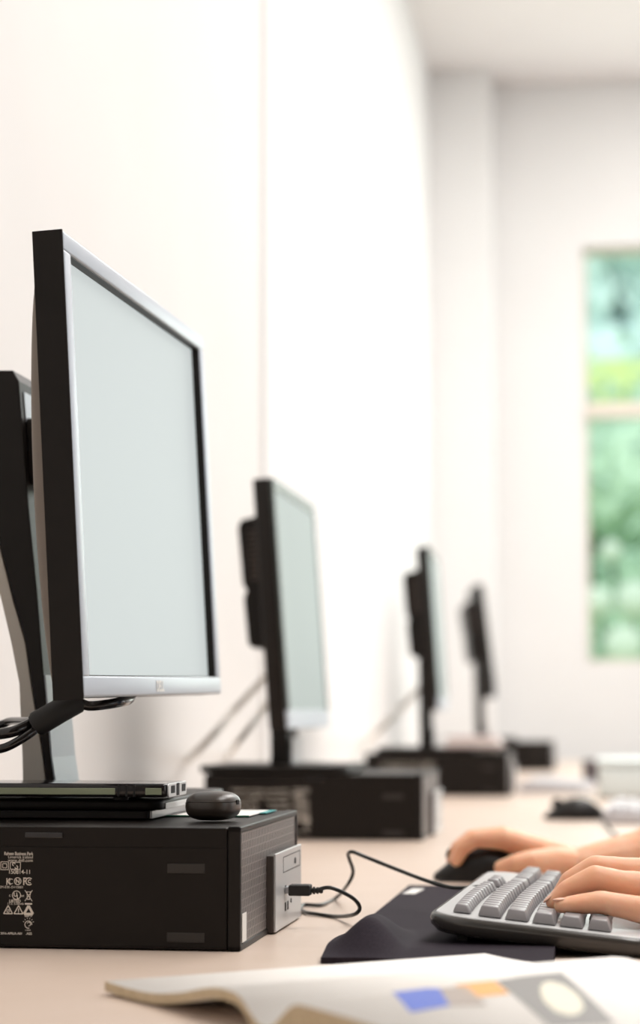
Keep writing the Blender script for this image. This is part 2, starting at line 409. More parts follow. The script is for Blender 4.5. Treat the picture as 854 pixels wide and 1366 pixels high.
def make_pc(full=True):
    root = empty('desktop_computer')
    b = MB(); b.box((-PL, 0, .001), (-.010, PW, PH - .001), .0015)
    b.build('case', M['black_case'], root)
    # side cover: upper rail and lower panel leaving thin seams
    MB().box((-PL + .002, -.0006, .0775), (-.0108, .004, PH - .0012), .0004).build('cover_rail', M['black_case'], root)
    MB().box((-PL + .002, -.0006, .003), (-.0108, .004, .0767), .0004).build('side_panel', M['black_case'], root)
    f = MB(); f.box((-.0098, 0, 0), (0, .006, PH), .0012); f.box((-.0098, PW - .006, 0), (0, PW, PH), .0012)
    f.box((-.0098, 0, PH - .005), (0, PW, PH), .0012); f.box((-.0098, 0, 0), (0, PW, .005), .0012)
    f.build('front_bezel', M['black'], root)
    MB().box((-.009, .005, .004), (-.0012, PW - .005, PH - .004)).build('front_grille', M['grille'], root)
    # silver drive and port module on the front
    sp = empty('port_module'); sp.parent = root
    y0, y1, z0, z1, xo = .128, PW - .020, .0012, .063, .0052
    MB().box((-.002, y0, z0), (xo - .0008, y1, z1), .001).build('module_body', M['module_edge'], sp)
    MB().box((xo - .0008, y0 + .0005, z0 + .0005), (xo + .0012, y1 - .0005, z1 + .0015), .0006).build('silver_face', M['silver'], sp)
    d = MB()
    for (a, c, e, g) in ((y0 + .04, .0465, y1 - .008, .047), (y0 + .04, .0590, y1 - .008, .0595), (y0 + .04, .0465, y0 + .0405, .0595), (y1 - .0085, .0465, y1 - .008, .0595)):
        d.box((xo + .0012, a, c), (xo + .0014, e, g))
    d.build('drive_outline', M['slot'], sp)
    MB().cyl((xo + .0012, y0 + .105, .0525), .0026, .0012, 'x', 20).build('eject_button', M['slot'], sp)
    for (yy, zz) in ((.049, .032), (.049, .018), (.062, .018)):
        MB().box((xo + .0012, y0 + yy, zz - .0035), (xo + .0015, y0 + yy + .0055, zz + .0035)).build('usb_port', M['slot'], sp)
    MB().cyl((xo + .0012, y0 + .082, .0205), .002, .0008, 'x', 16).build('audio_jack', M['slot'], sp)
    st = MB(); st.box((xo + .0012, y0 + .012, .008), (xo + .0013, y0 + .016, .055))
    # recess pads and the latch on the side
    for z in (.058, .0065):
        MB().box((-.0560, -.0013, z), (-.0270, .001, z + .0072), .0006).build('side_pad', M['pad_mark'], root)
    lt = MB(); lt.box((-.167, -.0018, .0834), (-.137, .001, .0880), .0008)
    lt.build('cover_latch', M['blackgloss'], root)
    for (x, y) in ((-.03, .03), (-.03, PW - .03), (-PL + .03, .03), (-PL + .03, PW - .03)):
        MB().cyl((x, y, .0006), .008, .0012).build('rubber_foot', M['rubber'], root)
    # printed regulatory text on the side
    lb = MB(); Y = -.0009; R = -.1605
    def tx(s, size, x, z, al='RIGHT', bold=.0, xs=1.0): merge_into(lb, text_mesh(s, size, align=al, bold=bold, xs=xs), place2d(x, z, Y))
    tx('Raheen Business Park', .0036, R, .0664, bold=.00006, xs=.72)
    tx('Limerick Ireland', .0030, R, .0640); tx('www.dell.com', .0034, R, .0614)
    tx('150814-11', .0046, R - .0015, .0523, bold=.00004, xs=.9)
    # safety mark: small framed sign beside a pale block
    for (a, c, e, g) in ((-.0322, .0558, -.0242, .0558), (-.0322, .0610, -.0242, .0610), (-.0322, .0558, -.0322, .0610), (-.0242, .0558, -.0242, .0610)):
        line2d(lb, R + a + .0144, c, R + e + .0144, g, .0005, Y)
    ring2d(lb, R - .0150, .0595, .0014, .0007, Y, 16, 0, 1.5 * PI); ring2d(lb, R - .0130, .0573, .0014, .0007, Y, 16, PI, 2.5 * PI)
    for k in range(2):
        rr = .0030 - k * .0014
        for (a, c, e, g) in ((-1, -1, 1, -1), (1, -1, 1, 1), (1, 1, -1, 1), (-1, 1, -1, -1)):
            line2d(lb, R - .0222 + a * rr, .0583 + c * rr, R - .0222 + e * rr, .0583 + g * rr, .0005, Y)
    # row: KC, N in a ring, FC
    tx('K', .0072, R - .0172, .0440, bold=.0001, xs=.8); tx('C', .0060, R - .0155, .0445, xs=.75)
    ring2d(lb, R - .0118, .0468, .0029, .0006, Y); tx('N', .0044, R - .0118, .0453, 'CENTER', bold=.0001)
    tx('F', .0080, R - .0048, .0440, bold=.00012, xs=.8)
    ring2d(lb, R - .0028, .0467, .0030, .0008, Y, 24, .25 * PI, 1.75 * PI); ring2d(lb, R - .0024, .0467, .0014, .0006, Y, 18, .25 * PI, 1.75 * PI)
    tx('MSIP-REM-E2K-D11S001', .0026, R - .0072, .0414)
    # row: UL mark, waste bin
    ring2d(lb, R - .0126, .0362, .0035, .0006, Y); tx('U', .0042, R - .0134, .0352, 'CENTER', bold=.0001); tx('L', .0042, R - .0114, .0335, 'CENTER', bold=.0001)
    tx('c', .0034, R - .0170, .0350); tx('us', .0030, R - .0066, .0350)
    tx('LISTED', .0030, R - .0092, .0308, bold=.00008); tx('I.T.E. E188446', .0022, R - .0068, .0290)
    line2d(lb, R - .0060, .0400, R - .0002, .0318, .0005, Y); line2d(lb, R - .0002, .0400, R - .0060, .0318, .0005, Y)
    for (a, c, e, g) in ((-.0048, .0388, -.0012, .0388), (-.0044, .0388, -.0040, .0332), (-.0016, .0388, -.0022, .0332), (-.0042, .0332, -.0020, .0332)):
        line2d(lb, R + a, c, R + e, g, .0005, Y)
    rect2d(lb, R - .0060, .0292, R - .0002, .0304, Y)
    # row: three triangles
    for k, cx in enumerate((-.0190, -.0108, -.0030)):
        a = .0035
        for (p, q) in (((-a, 0), (a, 0)), ((a, 0), (0, .0062)), ((0, .0062), (-a, 0))):
            line2d(lb, R + cx + p[0], .0222 + p[1], R + cx + q[0], .0222 + q[1], .0008 if k < 2 else .0018, Y)
        if k == 1: line2d(lb, R + cx, .0236, R + cx, .0262, .0007, Y); rect2d(lb, R + cx - .0003, .0227, R + cx + .0003, .0232, Y)
        if k == 0: ring2d(lb, R + cx, .0242, .0014, .0004, Y, 16); line2d(lb, R + cx - .001, .0232, R + cx + .001, .0252, .0004, Y)
    tx('KEEP IT', .0018, R, .0200, bold=.00005)
    ring2d(lb, R - .0030, .0142, .0030, .0006, Y, 28, -.1, 1.6 * PI); ring2d(lb, R - .0026, .0146, .0016, .0005, Y, 20, -.6 * PI, .9 * PI)
    for k in range(6):
        a = PI * (.12 + .15 * k); line2d(lb, R - .003 + .0036 * math.cos(a), .0148 + .0036 * math.sin(a), R - .003 + .0046 * math.cos(a), .0148 + .0046 * math.sin(a), .0004, Y)
    tx('e-label', .0016, R - .0012, .0096)
    tx('2016-APRLR-A01', .0024, R - .0075, .0066, bold=.00004); tx('.A02', .0026, R, .0066, bold=.00004)
    # text block further left on the same print
    for k, s in enumerate(('Regulatory Model: D03S', 'Regulatory Type: D03S001', 'Input: 100-240V', '50/60Hz 4.0A', 'Made in Ireland', 'Type: SFF')):
        tx(s, .0046, R - .030, .064 - k * .0085, bold=.00004)
    for k, s in enumerate(('Conforms to the', 'limits for a Class B', 'digital device', 'Tested to comply', 'with standards', 'for home or office')):
        tx(s, .0056, R - .074, .064 - k * .0098, bold=.0001)
    bmesh.ops.translate(lb.bm, verts=lb.bm.verts, vec=(0, 0, .004))
    lb.build('printed_label', M['label'], root)
    return root

pc0 = make_pc()
pc0.location = (-.2833, 1.6025, DESK)
tag(pc0, 'black flat desktop computer nearest the camera, with white printed symbols and a silver port panel', 'computer', 'desktop computers along the wall')
pcs = [pc0]
for (loc, lab) in (((-.2745, 3.02, DESK), 'second black desktop computer, in the row behind the earbud case, with a blurred printed patch'),
                   ((-.2375, 4.66, DESK), 'third black desktop computer along the wall, with pinkish papers lying on it'),
                   ((-.205, 6.7, DESK), 'small farthest black desktop computer, near the far wall')):
    c = copy_tree(pc0); c.location = loc; c['label'] = lab; pcs.append(c)
# stickers that only the nearest computer shows
MB().box((-.0001, .0075, .006), (.0004, .0255, .0275), .0001).build('front_sticker', M['white'], pc0)
st = MB().box((-.115, .165, PH - .0001), (-.022, .272, PH + .0005)).build('top_sticker', M['paper'], pc0)
MB().box((-.115, .1635, PH - .0001), (-.022, .1649, PH + .0007)).build('green_edge', M['green'], st)
MB().box((-.0219, .215, PH - .0001), (-.016, .272, PH + .0006)).build('teal_end', M['teal'], st)

# ------------------------------------------------------------------ first monitor (wide silver bezel on a leaning neck)
mon = empty('computer_monitor', (0, 0, 0), (0, 0, 0), 'large silver-framed monitor with a pale screen closest to the camera', 'monitor', 'monitors along the wall')
W, H = .512, .3575
head = empty('display_head'); head.parent = mon
a = PY(113, 930.5, 1.572)         # lower near corner of the front
tilt, yaw, roll = math.radians(3.1), math.radians(-1.05), math.radians(.85)
Rm = Matrix.Rotation(yaw, 4, 'Z') @ Matrix.Rotation(roll, 4, 'X') @ Matrix.Rotation(-tilt, 4, 'Y')
head.matrix_basis = Matrix.Translation(a) @ Rm
bx, bt, bb, rd = .020, .0155, .0165, .0085
fr = MB()
for lo, hi in (((-.012, 0, 0), (0, W, bb)), ((-.012, 0, H - bt), (0, W, H)), ((-.012, 0, bb - .001), (0, bx, H - bt + .001)), ((-.012, W - bx, bb - .001), (0, W, H - bt + .001))):
    fr.box(lo, hi, .0022, 3)
fr.build('bezel', M['silverblue'], head, angle=SHARP)
inn = MB()
for lo, hi in (((-.0115, bx, bb - .0006), (-.0012, W - bx, bb + .0006)), ((-.0115, bx - .0006, H - bt - .0008), (-.0012, W - bx + .0006, H - bt + .0004)),
               ((-.0115, bx - .0004, bb), (-.0012, bx + .0006, H - bt)), ((-.0115, W - bx - .0008, bb), (-.0012, W - bx + .0004, H - bt))):
    inn.box(lo, hi)
inn.build('inner_rim', M['black'], head)
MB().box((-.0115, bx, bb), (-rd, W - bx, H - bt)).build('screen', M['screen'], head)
MB().box((-.0245, -.0012, -.0012), (-.0006, 0.0008, H + .0008), .0004).build('side_band', M['black'], head)
bk = MB(); bk.box((-.0245, 0, 0), (-.0121, W, H), .002, 2)
bk.build('housing', M['black'], head, angle=SHARP)
rc = MB()
def rear_fn(u, v):
    y = .003 + (W - .006) * u; z = .004 + (H - .008) * v
    e = min(u, 1 - u) * W
    zz = max(0.0, math.sin(PI * min(1, max(0, (v * 1.0) / .92)))) ** .55 if v < .92 else 0
    rim_ = min(1, e / .006) ** .5
    c_ = max(0, 1 - ((u - .5) / .34) ** 2) * max(0, 1 - ((v - .48) / .36) ** 2)
    return (-.0246 - .0105 * zz * rim_ - .022 * c_ ** .6, y, z)
def uw(u): return u if .02 < u < .98 else u
us = [0, .003, .007, .012, .02] + [.02 + .96 * k / 30 for k in range(1, 31)] + [.988, .993, .997, 1]
rv = [[rc.bm.verts.new(rear_fn(u, k / 30)) for k in range(31)] for u in us]
for p_ in range(len(us) - 1):
    for q_ in range(30): rc.bm.faces.new((rv[p_][q_], rv[p_ + 1][q_], rv[p_ + 1][q_ + 1], rv[p_][q_ + 1]))
rc.build('rear_cover', M['rearshell'], head, True)
bv = MB()
for k in range(6): bv.box((-.018, W - .001, .02 + k * .012), (-.008, W + .0018, .026 + k * .012), .0005)
bv.build('side_buttons', M['black'], head)
lm = text_mesh('DELL', .0125, align='CENTER', bold=.0005, xs=1.0)
lm.transform(Matrix.Translation((.0003, W * .485, .0038)) @ Matrix.Rotation(PI / 2, 4, 'Z') @ Matrix.Rotation(PI / 2, 4, 'X'))
link_mesh('logo', lm, M['white'], head)
# neck: black side core with silver front and light rear cover
NY0, NY1 = 1.83, 1.912
def npx(px, py): p = PY(px, py, NY0); return (p.x, p.z)
core_r = [npx(*q) for q in ((17, 494), (25, 508), (38, 676), (49, 785), (60, 923), (67, 1010), (72, 1045), (73, 1062))]
core_l = [npx(*q) for q in ((64, 1062), (62, 1045), (58, 1010), (45, 930), (34.5, 858), (18, 800), (0, 727), (-22, 640), (-40, 560), (-44, 494))]
zb0 = DESK + PH + .0175
MB().prism(core_r + core_l, 'y', NY0, NY1, .0008).build('neck', M['black'], mon)
rear_l = [npx(*q) for q in ((30, 1062), (30, 1045), (29, 1003), (25, 912), (14.5, 858), (0, 796), (-22, 730), (-34, 680))]
rear_r = [npx(*q) for q in ((-26, 640), (-2, 727), (16.5, 800), (33, 858), (43.5, 930), (56.5, 1010), (60.5, 1045), (62.5, 1062))]
MB().prism(rear_l + rear_r, 'y', NY0 + .001, NY1 - .001, .0008).build('neck_rear_cover', M['silverwarm'], mon)
fp = [npx(*q) for q in ((58.5, 900), (60.5, 923), (67.5, 1010), (72.5, 1045), (73.5, 1062), (76, 1062), (74.8, 1045), (69.6, 1010), (62.5, 923), (60.5, 900))]
MB().prism(fp, 'y', NY0 + .0006, NY1 - .0006, .0004).build('neck_front_plate', M['silverblue'], mon)
sl = [npx(*q) for q in ((26.3, 520), (32.5, 600), (33.5, 600), (27.3, 520))]
MB().prism(sl, 'y', NY0 + .012, NY1 - .012).build('neck_slot', M['silverblue'], mon)
# arm joining neck to the display
cz = a.z + H * .62
MB().box((-.545, NY0 + .012, cz - .03), (-.462, NY1 - .012, cz + .03), .004).build('tilt_arm', M['black'], mon)
# base: two-layer slab with a silver right end
p0 = PZ(198, 1093, DESK + PH)
BX1, BY0, BY1 = p0.x, p0.y, p0.y + .285
zt = DESK + PH
MB().prism(rrect(-.60, BY0, BX1, BY1, .004), 'z', zt + .0002, zt + .0065, .0008).build('base_foot', M['black'], mon)
MB().prism(rrect(-.602, BY0 - .001, BX1 + .0105, BY1, .012), 'z', zt + .0072, zt + .0155, .0022, 3).build('base', M['black'], mon, angle=SHARP)
MB().box((BX1 + .0002, BY0 + .004, zt + .0004), (BX1 + .0022, BY1 - .004, zt + .0066), .0003).build('base_end_trim', M['silver'], mon)
MB().box((BX1 + .0104, BY0 + .014, zt + .0078), (BX1 + .0114, BY1 - .014, zt + .0125), .0003).build('base_upper_trim', M['silver'], mon)

# slim bar with ports, lying on the monitor base
zt2 = zt + .0157
q = PZ(222, 1064, zt2 + .0025)
hb = empty('port_hub', (q.x, q.y, zt2), (0, 0, math.radians(.3)), 'slim black bar-shaped hub with an olive side strip and two ports in its silver end', 'hub')
HL, HW, HT = .24, .078, .0135
MB().prism(rrect(-HL, 0, 0, HW, .004), 'z', .0025, HT, .0022, 3).build('shell', M['blackgloss'], hb, angle=SHARP)
MB().box((-HL + .01, -.0006, .0045), (-.042, .001, .0098), .0004).build('side_strip', M['usbgreen'], hb)
MB().box((-.0172, -.0006, .0045), (-.004, .001, .0100), .0004).build('corner_strip', M['usbgreen'], hb)
e = MB(); e.prism(rrect(.002, .0025, HW - .002, HT, .003), 'x', .0001, .0014, .0005)
ep = e.build('end_plate', M['silver'], hb)
for y in (.012, .056):
    MB().box((.0012, y, .0055), (.0018, y + .014, .0115), .0002).build('usb_port', M['slot'], hb)
MB().box((.0012, .034, .0030), (.0019, .044, .0130), .0002).build('card_slot', M['slot'], hb)
gr = MB()
for k in range(3): gr.box((-.040 + k * .0065, -.0006, .003), (-.0385 + k * .0065, .001, .0125), .0003)
gr.build('side_ribs', M['rubber'], hb)
for (x, y) in ((-.04, .012), (-.04, HW - .012), (-HL + .02, .012), (-HL + .02, HW - .012)):
    MB().cyl((x, y, .00135), .006, .0025).build('foot', M['rubber'], hb)

# earbud case
q = PZ(278, 1096, zt)
ec = empty('earbud_case', (q.x, q.y + .021, zt), (0, 0, math.radians(-8)), 'small rounded dark brown earbud case on the front corner of the nearest computer', 'case')
def case_part(z0, z1, name, top):
    hh = .0232; a_, b_ = .0205, .0235
    def fn(u, v):
        ang = 2 * PI * u
        ph = z0 + (z1 - z0) * v
        s_ = max(0.0, math.cos(ph)) ** .62
        z = hh / 2 * (1 + math.copysign(abs(math.sin(ph)) ** .80, ph))
        n_ = 2.9
        c, s = math.cos(ang), math.sin(ang)
        rr = (abs(c) ** n_ + abs(s) ** n_) ** (-1 / n_)
        return (a_ * s_ * rr * c, b_ * s_ * rr * s, z)
    m_ = MB()
    m_.grid(fn, 56, 22)
    return m_.build(name, M['earcase'], ec, True, weld=True)
M['earcase'] = mat('dark_brown_soft_plastic', (.045, .034, .026), .34, spec=.55)
case_part(-PI / 2, .205, 'lower_shell', False)
case_part(.235, PI / 2, 'lid', True)
MB().box((.0198, -.003, .0128), (.0209, .003, .0165), .0004).build('charge_port', M['slot'], ec)

# ------------------------------------------------------------------ far monitors (squarer, dark, with a vented rear hump)
def make_far_monitor():
    """origin at the base centre on the surface below; screen looks along +x"""
    root = empty('computer_monitor')
    w, h = .42, .352
    hd = empty('display_head'); hd.parent = root
    hd.location = (.030, 0, .045)
    b1, b2, b3 = .016, .016, .026
    MB().box((-.028, -w / 2, 0), (-.004, w / 2, h), .003, 2).build('housing', M['black'], hd, angle=SHARP)
    MB().box((-.0039, -w / 2 + .001, 0), (.001, w / 2 - .001, b3), .001).build('lower_bezel', M['silverblue'], hd)
    f = MB()
    for lo, hi in (((-.0039, -w / 2 + .001, h - b2), (.001, w / 2 - .001, h)),
                   ((-.0039, -w / 2 + .001, b3), (.001, -w / 2 + b1, h - b2)), ((-.0039, w / 2 - b1, b3), (.001, w / 2 - .001, h - b2))):
        f.box(lo, hi, .001)
    f.build('bezel', M['bez_dark'], hd)
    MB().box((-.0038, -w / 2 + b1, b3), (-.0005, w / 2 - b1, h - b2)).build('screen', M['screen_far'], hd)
    hump = MB().prism([(-.024, .308), (-.058, .302), (-.064, .292), (-.062, .21), (-.057, .200), (-.062, .190), (-.060, .125), (-.054, .118), (-.024, .118)], 'y', -.15, .15, .003)
    hp = hump.build('rear_hump', M['black'], hd)
    v = MB()
    for k in range(10): v.box((-.050, -.1508, .215 + k * .0075), (-.030, -.1495, .2185 + k * .0075))
    v.build('vent_slots', M['vent'], hp)
    nk = MB().prism([(-.024, .29), (-.030, .22), (-.026, -.02), (-.027, -.0345), (.004, -.0345), (.0, .0), (-.006, .22)], 'y', -.05, .05, .002)
    nk.build('neck', M['black'], root).location = (.004, 0, .045)
    MB().box((.0085, -.045, .012), (.0105, .045, .05), .0005).build('neck_front_plate', M['silver'], root)
    MB().prism(rrect(-.115, -.125, .10, .125, .02), 'z', .0002, .011, .002).build('base', M['black'], root)
    return root, hd
def put_monitor(root, px, py, Ynear, Yc, zbase, tilt, yaw, label, lift=0):
    hd = [c for c in root.children if c.name.startswith('display_head')][0]
    hd.rotation_euler = (0, -math.radians(tilt), 0); hd.location.z += lift
    p = PY(px, py, Ynear)      # the near lower front corner
    root.location = (p.x - .030 , Yc, zbase); root.rotation_euler = (0, 0, math.radians(yaw))
    root['label'] = label; root['category'] = 'monitor'; root['group'] = 'monitors along the wall'
    return p
m2, hd2 = make_far_monitor()
m3 = copy_tree(m2); m4 = copy_tree(m2)
zpc = DESK + PH
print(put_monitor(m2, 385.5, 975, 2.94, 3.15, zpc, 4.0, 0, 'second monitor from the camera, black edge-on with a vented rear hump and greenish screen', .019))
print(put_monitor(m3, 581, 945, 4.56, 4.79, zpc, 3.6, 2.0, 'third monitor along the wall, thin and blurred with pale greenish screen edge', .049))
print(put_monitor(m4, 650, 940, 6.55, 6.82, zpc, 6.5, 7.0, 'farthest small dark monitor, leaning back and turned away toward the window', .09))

# ------------------------------------------------------------------ cables
def cable(name, pts, r, m, label, cat, n=10, group=None):
    o = MB().tube(smooth_path(pts, n), r, 10).build(name, m, None, True)
    return tag(o, label, cat, group)
# monitor cables gathered in a sleeve under the first monitor
mc = empty('monitor_cable', PY(75, 950, 1.72), (0, 0, 0), 'black cables in a thick ferrite sleeve hanging under the nearest monitor', 'cable')
o0 = Vector(mc.location)
def rel(pts): return [Vector(p) - o0 for p in pts]
MB().tube(rel([PY(46, 968, 1.70), PY(49, 966, 1.70), PY(80, 948, 1.71), PY(104, 936, 1.715), PY(107, 934.5, 1.716)]), .0095, 16, rs=[.0085, .0105, .0102, .0095, .0078]).build('ferrite_sleeve', M['rubber'], mc, angle=SHARP)
MB().tube(smooth_path(rel([PY(104, 936, 1.715), PY(118, 941.5, 1.715), PY(140, 940, 1.718), PY(160, 936.5, 1.73), PY(172, 933, 1.76), PY(176, 925, 1.80), PY(176, 905, 1.83)]), 8), .0042, 10).build('cable', M['blackgloss'], mc, True)
MB().tube(smooth_path(rel([PY(52, 962, 1.705), PY(40, 966, 1.70), PY(20, 975, 1.69), PY(0, 979, 1.69), PY(-40, 984, 1.70), PY(-90, 1010, 1.75)]), 8), .0046, 10).build('cable', M['blackgloss'], mc, True)
MB().tube(smooth_path(rel([PY(52, 970, 1.70), PY(35, 982, 1.69), PY(10, 996, 1.685), PY(-15, 1003, 1.69), PY(-60, 1020, 1.73)]), 8), .0036, 10).build('cable', M['blackgloss'], mc, True)
MB().tube(smooth_path(rel([PY(60, 958, 1.712), PY(40, 962, 1.73), PY(15, 962, 1.79), PY(0, 967, 1.80), PY(-40, 975, 1.80)]), 8), .0036, 10).build('cable', M['blackgloss'], mc, True)

# keyboard lead with its plug in the front port
port = pc0.location + Vector((.0064, .128 + .0518, .0318))
kc = empty('keyboard_lead', port, (0, 0, 0), 'thin black keyboard lead looping from the port panel of the nearest computer to the keyboard', 'cable')
o0 = Vector(kc.location)
pe = PY(430, 1184, port.y - .004)
dx = pe.x - port.x
MB().box((.0003, -.006, -.0028), (.004, .006, .0028), .0006).build('plug_tip', M['metal_leg'], kc)
MB().box((.0035, -.0078, -.0045), (dx - .010, .0078, .0045), .0012).build('plug', M['rubber'], kc)
sr = MB()
for k in range(4): sr.cyl((dx - .0105 + k * .003, 0, -.0003), .0034 - k * .0003, .0018, 'x', 14)
sr.cyl((dx - .007, 0, -.0003), .002, .014, 'x', 12)
sr.build('strain_relief', M['rubber'], kc)
py_ = port.y
pts = [Vector((port.x + dx - .006, py_, port.z - .0003)), PY(437, 1184, py_), PY(452, 1188, 1.785), PY(472, 1199, 1.80), PY(480, 1211, 1.81), PY(472, 1220, 1.815), PZ(448, 1222.5, DESK + .0022), PZ(420, 1219, DESK + .0022),
       PZ(408, 1217, DESK + .0022), PZ(402, 1213, DESK + .0022), PZ(405, 1207, DESK + .0022), PZ(428, 1207, DESK + .0022), PZ(448, 1198, DESK + .0022), PY(464, 1180, 1.98), PY(471, 1163, 1.97), PY(466, 1146, 1.95), PY(464.5, 1139, 1.94), PY(471, 1136.5, 1.93), PY(490, 1144, 1.93),
       PY(530, 1160, 1.92), PY(570, 1175, 1.90), PY(605, 1184, 1.88), PY(640, 1183, 1.86)]
kb_end = pts[-1]
MB().tube(smooth_path(rel(pts), 10), 0.0017, 10).build('cable', M['cable'], kc, True)
# pale cables on the wall behind the second and third computers
cable('wall_cable', [PZ(215, 1040, DESK + .006), PY(262, 1003, 3.30), PY(310, 950, 3.36), PY(352, 905, 3.36), PY(372, 880, 3.3)], .005, M['whitecable'], 'cream cable slanting up the wall to the second monitor, upper of two', 'cable', group='pale wall cables')
cable('wall_cable', [PZ(288, 1032, DESK + .006), PY(318, 990, 3.32), PY(345, 955, 3.36), PY(366, 925, 3.34), PY(374, 905, 3.3)], .0045, M['whitecable'], 'cream cable slanting up close behind the neck of the second monitor, lower of two', 'cable', group='pale wall cables')
cable('wall_cable', [PZ(470, 1010, DESK + .006), PY(505, 975, 5.0), PY(535, 945, 5.0), PY(572, 905, 4.95)], .007, M['whitecable'], 'blurred cream cable rising behind the third monitor', 'cable', group='pale wall cables')

# ------------------------------------------------------------------ mouse pad with a raised wrist hump at its near end
def sstep(a, b, x):
    t_ = min(1, max(0, (x - a) / (b - a))); return t_ * t_ * (3 - 2 * t_)
PX0, PX1, PY0, PY1 = -.213, -.048, 1.535, 2.19
def pad_h(x, y):
    edge = sstep(PX0, PX0 + .030, x)
    hump = sstep(PY0 - .004, PY0 + .045, y) * (1 - sstep(PY0 + .06, PY0 + .22, y))
    dip = 1 - .85 * sstep(-.182, -.152, x)
    return .0045 + .025 * hump * (.25 + .75 * edge) ** 1.0 * dip
def pad_x0(y):  # the hump bulges a little past the flat part
    return PX0 + .010 * sstep(PY0, PY0 + .1, y) * 0 + .012 * (1 - sstep(PY0, PY0 + .035, y)) * 0
pm = MB()
def pfn(u, v):
    y = PY0 + (PY1 - PY0) * v ** 1.5; x = PX0 + (PX1 - PX0) * u
    x0c = PX0 + .018 * sstep(PY0 + .25, PY1, y) * 0
    return (x, y, DESK + pad_h(x, y))
NU, NV = 60, 110
pm.grid(pfn, NU, NV)
# skirt down to the desk
rim = [pfn(i / NU, 0) for i in range(NU + 1)] + [pfn(1, j / NV) for j in range(1, NV + 1)] + [pfn(1 - i / NU, 1) for i in range(1, NU + 1)] + [pfn(0, 1 - j / NV) for j in range(1, NV)]
n = len(rim)
pm.add(rim + [(p[0], p[1], DESK + .0003) for p in rim], [(i, (i + 1) % n, n + (i + 1) % n, n + i) for i in range(n)])
pd = tag(pm.build('mouse_pad', M['fabric'], None, weld=True, angle=math.radians(60)), 'dark violet fabric pad with a raised padded near end, under the keyboard edge', 'mouse pad')
tg = PZ(552, 1189, DESK + .005)
tgo = MB().prism([(-.008, -.03), (.004, -.03), (.008, .03), (-.004, .03)], 'z', 0, .0006).build('tag', M['white'], pd)
tgo.location = (max(tg.x, PX0 + .012), tg.y, DESK + .0047)

# ------------------------------------------------------------------ keyboard (local x toward the typist, y along the keys away from the camera)
KL, KW = .455, .176
k0 = PZ(583, 1216, DESK + .024)
kb = empty('keyboard', (-.1435, 1.600, DESK), (0, 0, math.radians(-2.2)), 'grey keyboard under the typing hand, glossy dark sides, seen from its left end', 'keyboard', 'keyboards along the desk')
slope = math.atan((.031 - .013) / KW)
TILT = Matrix.Translation((0, 0, .031)) @ Matrix.Rotation(slope, 4, 'Y')     # top plane: z=0 at the back edge, falling toward the typist
def tilt_build(mb, name, m, par=kb, **k):
    bmesh.ops.transform(mb.bm, matrix=TILT, verts=mb.bm.verts)
    return mb.build(name, m, par, **k)
outl = rrect(0, 0, KW, KL, [.03, .03, .034, .03], 10)
def inset(o, d):
    cx, cy = KW / 2, KL / 2
    return [(cx + (x - cx) * (1 - d / (KW / 2)), cy + (y - cy) * (1 - d / (KL / 2))) for x, y in o]
tilt_build(MB().prism(inset(outl, .0035), 'z', -.006, .0, .0015, 3), 'top_plate', M['kbtop'], angle=SHARP)
ks = MB()
secs = [(inset(outl, .0032), -.0008), (inset(outl, .0006), -.0022), (outl, -.0055), (inset(outl, .001), -.010), (inset(outl, .0055), -.0145), (inset(outl, .012), -.0155)]
nn = len(outl)
allv = [(x, y, z) for o_, z in secs for x, y in o_]
fcs = [(k * nn + i, k * nn + (i + 1) % nn, (k + 1) * nn + (i + 1) % nn, (k + 1) * nn + i) for k in range(len(secs) - 1) for i in range(nn)]
fcs += [tuple(range((len(secs) - 1) * nn, len(secs) * nn))]
ks.add(allv, fcs)
tilt_build(ks, 'side_shell', M['kbside'], smooth=True)
# wedge-shaped underside and feet down to the desk
un = MB(); un.prism([(.105, .0012), (.105, .0072), (KW - .016, -.0012 + .0035), (KW - .016, .0005)], 'y', .03, KL - .03)
un.build('underside', M['rubber'], kb)
for y in (.05, KL - .05):
    MB().box((.02, y - .02, .0062), (.028, y + .02, .0145), .001).build('rear_foot', M['rubber'], kb)
MB().sphere((.055, .0022, -.009), .0012, 2)
dt = MB().sphere((.060, .0022, -.0085), .0014, 2); tilt_build(dt, 'indicator_dot', M['yellowdot'], smooth=True)
# a small printed badge on the top plate
bd = MB().box((.016, .075, .0001), (.024, .105, .0004)); tilt_build(bd, 'badge', M['orange2'] if 'orange2' in M else M['pinkpaper'])
U = .0190
def key_mesh(w, dpt=.0176, hgt=.0078):
    """frustum key; w along y"""
    mb = MB(); a_, b_ = dpt / 2, w / 2; ta, tb = a_ - .0026, b_ - .0024
    mb.add([(-a_, -b_, 0), (a_, -b_, 0), (a_, b_, 0), (-a_, b_, 0), (-ta - .0006, -tb, hgt), (ta - .0012, -tb, hgt), (ta - .0012, tb, hgt), (-ta - .0006, tb, hgt)],
           [(0, 3, 2, 1), (4, 5, 6, 7), (0, 1, 5, 4), (1, 2, 6, 5), (2, 3, 7, 6), (3, 0, 4, 7)])
    bmesh.ops.bevel(mb.bm, geom=list(mb.bm.edges), offset=.0009, segments=2, profile=.5, affect='EDGES')
    bmesh.ops.recalc_face_normals(mb.bm, faces=mb.bm.faces)
    me = bpy.data.meshes.new('key'); mb.bm.to_mesh(me); mb.bm.free(); me.materials.append(M['key'])
    me.polygons.foreach_set('use_smooth', [True] * len(me.polygons)); me.set_sharp_from_angle(angle=SHARP)
    return me
kcache = {}
def kmesh(w, d):
    k = (round(w, 4), round(d, 4))
    if k not in kcache: kcache[k] = key_mesh(w, d, .0078 if d > .015 else .0062)
    return kcache[k]
XR = [.0245, .0460, .0665, .0870, .1075, .1280]
keys = []
y0 = .018
